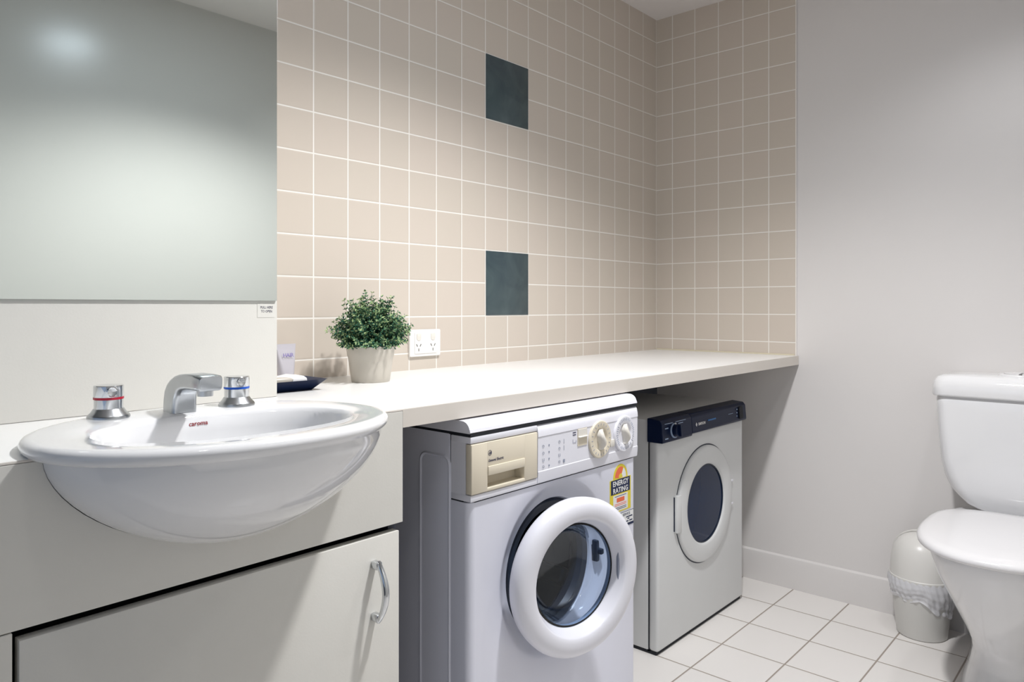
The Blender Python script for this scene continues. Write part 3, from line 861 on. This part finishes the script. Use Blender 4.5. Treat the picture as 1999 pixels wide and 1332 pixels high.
lathe(b2, [(0.1045, -0.010), (0.085, -0.0085), (0.05, -0.0075), (0.0004, -0.007)], TA, 72, False, True)
lathe(b2, [(0.1045, -0.013), (0.085, -0.0115), (0.05, -0.0105), (0.0004, -0.010)], TA, 72, False, True)
b.free()
b = NB()
lathe(b, [(0.1035, -0.012), (0.1035, -0.022), (0.100, -0.030), (0.094, -0.055), (0.082, -0.068), (0.06, -0.075), (0.0003, -0.078),
          (0.0003, -0.0745), (0.058, -0.0715), (0.079, -0.0645), (0.090, -0.0535), (0.096, -0.030), (0.0995, -0.022), (0.0995, -0.012), (0.1035, -0.012)], TA, 72)
b2.free()
obj('door_glass', b, M_glass, door, smooth=60)
b = NB()
Tsl = TDoor @ Matrix.Translation((DR + 0.1090, -0.001, 0))
box(b, (-0.0022, -0.003, -0.036), (0.0022, 0.003, 0.036), 0.001, 2, T=Tsl); obj('release_slot', b, M_greyink, door)
b = NB()
box(b, (DCX + 0.146, WF + 0.004, DCZ - 0.030), (DCX + 0.158, WF + 0.020, DCZ + 0.020), 0.003, 2)
box(b, (DCX + 0.150, WF - 0.006, DCZ - 0.012), (DCX + 0.164, WF + 0.012, DCZ + 0.000), 0.002, 2); obj('latch', b, M_rubber, wm)
# feet
for fx in (WX0 + 0.05, WX1 - 0.05):
    for fy in (WF + 0.08, WB - 0.05):
        b = NB(); lathe(b, [(0.02, 0), (0.02, 0.008), (0.012, 0.013)], Matrix.Translation((fx, fy, FLOOR)), 20, True, True); obj('foot', b, M_rubber, wm)

# ------------------------------------------------------------------ dryer
DX0, DXR, DYF, DYB, DZT = -0.770, -0.205, -0.458, -0.02, -0.196
dy = root('clothes_dryer', 'grey white clothes dryer with a navy control strip, standing right of the washing machine', 'dryer', ((DX0 + DXR) / 2, -0.24, FLOOR))
b = NB()
box(b, (DX0 + 0.001, -0.424, FLOOR + 0.010), (DXR - 0.001, DYB, DZT - 0.004), 0.003, 2); obj('cabinet_shell', b, M_dry, dy)
b = NB()
dcx, dcz, drr = -0.487, -0.491, 0.1815
prof = rrect((DX0 + DXR) / 2, 0, (DXR - DX0) / 2, 0.0165, 0.012, 6)
box(b, (DX0, DYF, FLOOR + 0.010), (DXR, -0.4265, DZT - 0.062), 0.009, 4)
obj('front_panel', b, M_dry, dy, smooth=50)
b = NB(); box(b, (DX0 + 0.004, -0.430, FLOOR + 0.006), (DXR - 0.004, -0.422, DZT - 0.01)); box(b, (DX0 + 0.004, DYF + 0.008, FLOOR), (DXR - 0.004, DYB - 0.002, FLOOR + 0.0105))
obj('seam_strip', b, M_black, dy)
# control strip, deeper at its left part
b = NB()
pf = [(-0.424, -0.258), (DYF - 0.016, -0.258), (DYF - 0.018, -0.254), (DYF - 0.014, -0.208), (DYF - 0.006, -0.198), (-0.424, -0.195)]
prism(b, pf, 0, -0.598, DXR - 0.010)
pf = [(-0.424, -0.264), (DYF - 0.016, -0.264), (DYF - 0.018, -0.260), (DYF - 0.014, -0.208), (DYF - 0.006, -0.198), (-0.424, -0.195)]
prism(b, pf, 0, DX0 - 0.003, -0.598)
cs = obj('control_strip', b, M_navy, dy, smooth=25)
bv = cs.modifiers.new('bevel', 'BEVEL'); bv.width = 0.003; bv.segments = 3; bv.limit_method = 'ANGLE'
ys = DYF - 0.0165


def strip_T(x, z): return Matrix.Translation((x, ys, z)) @ Matrix.Rotation(R(-5), 4, 'X')


kx, kz = -0.706, -0.2335
b = NB(); lathe(b, [(0.0215, 0.0), (0.0215, 0.004), (0.0200, 0.0045)], strip_T(kx, kz) @ frame_m((0, 0.001, 0), (0, -1, 0)), 40, True, True); kb = obj('timer_knob', b, M_pale, dy)
b = NB(); lathe(b, [(0.0188, 0.0), (0.0188, 0.0050), (0.017, 0.016), (0.015, 0.018)], strip_T(kx, kz) @ frame_m((0, 0.001, 0), (0, -1, 0)), 40, True, True)
box(b, (-0.003, -0.024, -0.017), (0.003, -0.014, 0.017), 0.001, 2, T=strip_T(kx, kz)); kk = obj('knob_cap', b, M_navy, kb)
b = NB(); lathe(b, [(0.004, 0.0), (0.004, 0.001), (0.002, 0.0013)], strip_T(kx + 0.002, kz + 0.0185) @ frame_m((0, -0.003, 0), (0, -1, 0)), 16, True, True); obj('pointer', b, M_paper, kb)
b = NB(); T2 = strip_T(-0.262, -0.229)
prism(b, rrect(0, 0, 0.0135, 0.0205, 0.008), 1, -0.004, 0.004, T=T2); bt = obj('rocker_switch', b, M_black, dy)
for x, z, w, h in ((kx - 0.032, kz + 0.024, 0.022, 0.0007), (kx + 0.037, kz + 0.0245, 0.030, 0.0007), (kx - 0.044, kz + 0.011, 0.009, 0.0014), (kx - 0.044, kz - 0.019, 0.009, 0.0016), (kx + 0.036, kz - 0.006, 0.005, 0.0018), (kx + 0.037, kz + 0.018, 0.014, 0.001),
                   (-0.288, -0.216, 0.0022, 0.0022), (-0.288, -0.227, 0.0022, 0.0022), (-0.288, -0.238, 0.0022, 0.0022), (-0.335, -0.2255, 0.016, 0.0006), (-0.468, -0.2285, 0.026, 0.0022)):
    b = NB(); box(b, (-w, -0.0010, -h), (w, 0.0006, h), T=strip_T(x, z)); obj('strip_mark', b, M_pale if x < -0.47 or x > -0.4 else M_scr, cs, smooth=0)
b = NB()
Tt = strip_T(-0.560, -0.2365) @ Matrix(((1, 0, 0, 0), (0, 0, -1, -0.0014), (0, 1, 0, 0), (0, 0, 0, 1)))
text_bm(b, 'SIMPSON', 0.0115, Tt, 0.0002, sx=1.0, bold=0.0002)
prism(b, [(0.0, -0.006), (0.0045, 0.0), (0.0, 0.006), (-0.0045, 0.0)], 1, -0.0014, 0.0004, T=strip_T(-0.571, -0.2325))
obj('maker_logo', b, M_paper, cs, smooth=0)
# round door
TA = frame_m((dcx, DYF, dcz), (0, -1, 0))
b = NB()
lathe(b, [(0.1815, -0.004), (0.1815, 0.004), (0.1795, 0.0085), (0.1740, 0.0105), (0.1500, 0.0115), (0.1300, 0.0105), (0.1245, 0.0085), (0.1225, 0.0040), (0.1215, 0.0005)], TA, 96)
dd = obj('door', b, M_dry, dy, smooth=50)
b = NB(); lathe(b, [(0.1855, 0.0003), (0.1835, 0.0012), (0.1812, 0.0003)], TA, 96); obj('door_seal', b, M_rubber, dd)
b = NB(); lathe(b, [(0.1232, 0.0045), (0.1190, 0.0045), (0.119, 0.001), (0.1225, 0.001)], TA, 72); obj('glass_seal', b, M_rubber, dd)
b = NB(); lathe(b, [(0.1215, 0.002), (0.06, 0.0035), (0.0003, 0.004)], TA, 72, False, True); 
obj('door_window', b, mat('smoked glass', (0.006, 0.018, 0.055), 0.05, spec=0.3), dd, smooth=60)
b = NB(); box(b, (dcx - 0.192, DYF - 0.0125, dcz - 0.052), (dcx - 0.165, DYF + 0.001, dcz + 0.058), 0.002, 2); obj('pull_recess', b, M_dry, dd)
b = NB(); box(b, (dcx - 0.1930, DYF - 0.0040, dcz - 0.048), (dcx - 0.1915, DYF + 0.001, dcz + 0.054), 0.0008, 1); obj('recess_gap', b, M_rubber, dd)
for dz in (0.038, -0.038):
    b = NB(); box(b, (dcx + 0.176, DYF - 0.008, dcz + dz - 0.003), (dcx + 0.192, DYF + 0.001, dcz + dz + 0.003), 0.001, 2); obj('hinge', b, M_applp, dd)

# ------------------------------------------------------------------ toilet
TY = -1.245
to = root('toilet', 'white close coupled toilet with its lid down against the right hand wall', 'toilet', (-0.35, TY, FLOOR))


def trr(x0, x1, hw, r, z, n=8):
    return [Vector((p[0], p[1], z)) for p in rrect((x0 + x1) / 2, TY, (x1 - x0) / 2, hw, r, n)]


b = NB()
loft(b, [trr(-0.150, -0.012, 0.085, 0.03, -0.462), trr(-0.158, -0.010, 0.115, 0.04, -0.456), trr(-0.166, -0.008, 0.137, 0.05, -0.445), trr(-0.172, -0.007, 0.155, 0.05, -0.425), trr(-0.1755, -0.006, 0.1740, 0.045, -0.40),
         trr(-0.178, -0.006, 0.1870, 0.040, -0.365), trr(-0.180, -0.006, 0.1950, 0.035, -0.32), trr(-0.181, -0.006, 0.2005, 0.032, -0.25), trr(-0.182, -0.006, 0.2050, 0.030, -0.17), trr(-0.182, -0.006, 0.2055, 0.030, -0.140), trr(-0.180, -0.008, 0.203, 0.028, -0.1345)], True, True, True)
obj('cistern', b, M_ceramic, to, smooth=60)
b = NB()
loft(b, [trr(-0.178, -0.008, 0.202, 0.028, -0.1350), trr(-0.190, -0.003, 0.2140, 0.034, -0.1325), trr(-0.192, -0.003, 0.2160, 0.036, -0.127), trr(-0.191, -0.003, 0.2150, 0.036, -0.105), trr(-0.188, -0.003, 0.2120, 0.036, -0.090), trr(-0.180, -0.004, 0.2050, 0.036, -0.0785),
         trr(-0.166, -0.008, 0.192, 0.036, -0.0725), trr(-0.12, -0.03, 0.12, 0.036, -0.0695), trr(-0.105, -0.075, 0.02, 0.01, -0.0690)], True, True, True)
obj('cistern_lid', b, M_ceramic, to, smooth=60)
b = NB()
lathe(b, [(0.058, -0.003), (0.0575, 0.0045), (0.056, 0.0065), (0.0455, 0.0070), (0.0450, 0.0050), (0.0001, 0.0048)], Matrix.Translation((-0.098, TY, -0.0715)), 56, True, True); fb = obj('flush_plate', b, M_seat, to)
for sg in (-1, 1):
    b = NB()
    prism(b, [(p[0] * 1.0, p[1]) for p in arc(0, 0, 0.0425, -87, 87, 16)], 2, -0.0670, -0.0622, T=Matrix.Translation((-0.098, TY, 0)) @ Matrix.Rotation(R(90 * sg), 4, 'Z') @ Matrix.Translation((0.0016, 0, 0)))
    obj('flush_button', b, M_seat, fb, smooth=30)
b = NB(); box(b, (-0.140, TY - 0.0015, -0.0668), (-0.056, TY + 0.0015, -0.0650)); obj('button_gap', b, M_slot, fb)


def dring(z, front, back, hw, pw=2.35, n=72, flat=0.0):
    """D shaped outline: straight-ish back, round front (front = -X)"""
    cx = back - (back - front) * 0.42; out = []
    for i in range(n):
        t = 2 * math.pi * i / n; c, s = math.cos(t), math.sin(t)
        if c < 0: a = cx - front; p = pw
        else: a = back - cx; p = 3.6
        out.append(Vector((cx + a * math.copysign(abs(c) ** (2 / p), c), TY + hw * math.copysign(abs(s) ** (2 / (pw if c < 0 else 3.0)), s), z)))
    return out


b = NB()
loft(b, [dring(-0.4660, -0.655, -0.215, 0.170), dring(-0.4650, -0.672, -0.207, 0.181), dring(-0.4610, -0.679, -0.204, 0.1855), dring(-0.4540, -0.680, -0.203, 0.1865), dring(-0.4480, -0.676, -0.204, 0.184), dring(-0.4435, -0.666, -0.208, 0.178),
         dring(-0.4410, -0.645, -0.218, 0.165), dring(-0.4395, -0.58, -0.25, 0.12), dring(-0.4390, -0.46, -0.40, 0.02)], True, True, True)
obj('seat_lid', b, M_seat, to, smooth=60)
b = NB()
loft(b, [dring(-0.4665, -0.640, -0.06, 0.170), dring(-0.4670, -0.648, -0.058, 0.1755), dring(-0.4750, -0.650, -0.058, 0.1765), dring(-0.500, -0.642, -0.060, 0.172), dring(-0.540, -0.620, -0.062, 0.163), dring(-0.590, -0.588, -0.066, 0.148, 2.2), dring(-0.640, -0.550, -0.07, 0.132, 2.1),
         dring(-0.690, -0.505, -0.075, 0.115, 2.1), dring(-0.735, -0.468, -0.08, 0.099, 2.1), dring(-0.765, -0.455, -0.08, 0.092, 2.2), dring(-0.800, -0.460, -0.08, 0.094, 2.3), dring(-0.850, -0.480, -0.075, 0.108, 2.4), dring(-0.870, -0.486, -0.072, 0.114, 2.4), dring(FLOOR, -0.487, -0.072, 0.115, 2.4)], True, True, True)
obj('pan', b, M_ceramic, to, smooth=60)

# ------------------------------------------------------------------ bin
BNX, BNY = -0.096, -0.987
bn = root('waste_bin', 'small cream swing lid bin with a plastic liner, between the wall and the toilet', 'bin', (BNX, BNY, FLOOR))
T = Matrix.Translation((BNX, BNY, FLOOR)) @ Matrix.Diagonal((0.95, 0.95, 0.985, 1))
b = NB(); lathe(b, [(0.070, 0.0), (0.0735, 0.003), (0.0775, 0.04), (0.0860, 0.12), (0.0905, 0.178), (0.0925, 0.180), (0.0885, 0.182), (0.084, 0.12)], T, 56, True, False); obj('body', b, M_binbody, bn)
b = NB()
lathe(b, [(0.0935, 0.176), (0.0945, 0.178), (0.0945, 0.184), (0.0925, 0.186), (0.0915, 0.215), (0.0880, 0.245), (0.0800, 0.272), (0.068, 0.289), (0.054, 0.300), (0.038, 0.307), (0.020, 0.3105), (0.0005, 0.3115)], T, 56, False, True); obj('lid', b, M_bin, bn)
b = NB()   # hood edge beside the swing flap
pts = []
for k in range(19):
    a = R(-80 + 160 * k / 18); d = 0.050
    # arc over the dome in a plane parallel to the view side of the flap
    yy = 0.0925 * math.sin(a); zz = 0.2 + 0.112 * math.cos(a) ** 0.8
    pts.append((BNX + 0.012 + 0.03 * (1 - math.cos(a)), BNY + yy, FLOOR + zz))
tube(b, pts, 0.0030, 8); obj('lid_hood_edge', b, M_bin, bn)
b = NB()
random.seed(3)
seg = 120; rows = 16; rg = []
for j in range(rows):
    t = j / (rows - 1); ring = []
    for i in range(seg):
        a = 2 * math.pi * i / seg
        drop = 0.076 + 0.026 * math.sin(a * 1 + 2.9) + 0.012 * math.sin(3 * a + 1) + 0.006 * math.sin(7 * a)
        z = 0.182 - drop * t
        base = 0.0700 + (0.0905 - 0.0700) * z / 0.178
        w = 0.0018 * math.sin(17 * a + 5 * t) * t + 0.0014 * math.sin(31 * a - 9 * t) + 0.004 * t * (1 + math.sin(5 * a + 3 * t)) * 0.6
        r = base + 0.0030 + w + 0.006 * math.sin(math.pi * min(1, t * 1.3)) + 0.0022 * math.sin(2 * a + 26 * t) * t
        if j == rows - 1: r -= 0.001
        ring.append(T @ Vector((r * math.cos(a), r * math.sin(a), z)))
    rg.append(ring)
loft(b, rg, True); o = obj('liner', b, M_bag, bn, smooth=80, label='crumpled white plastic liner folded over the rim')
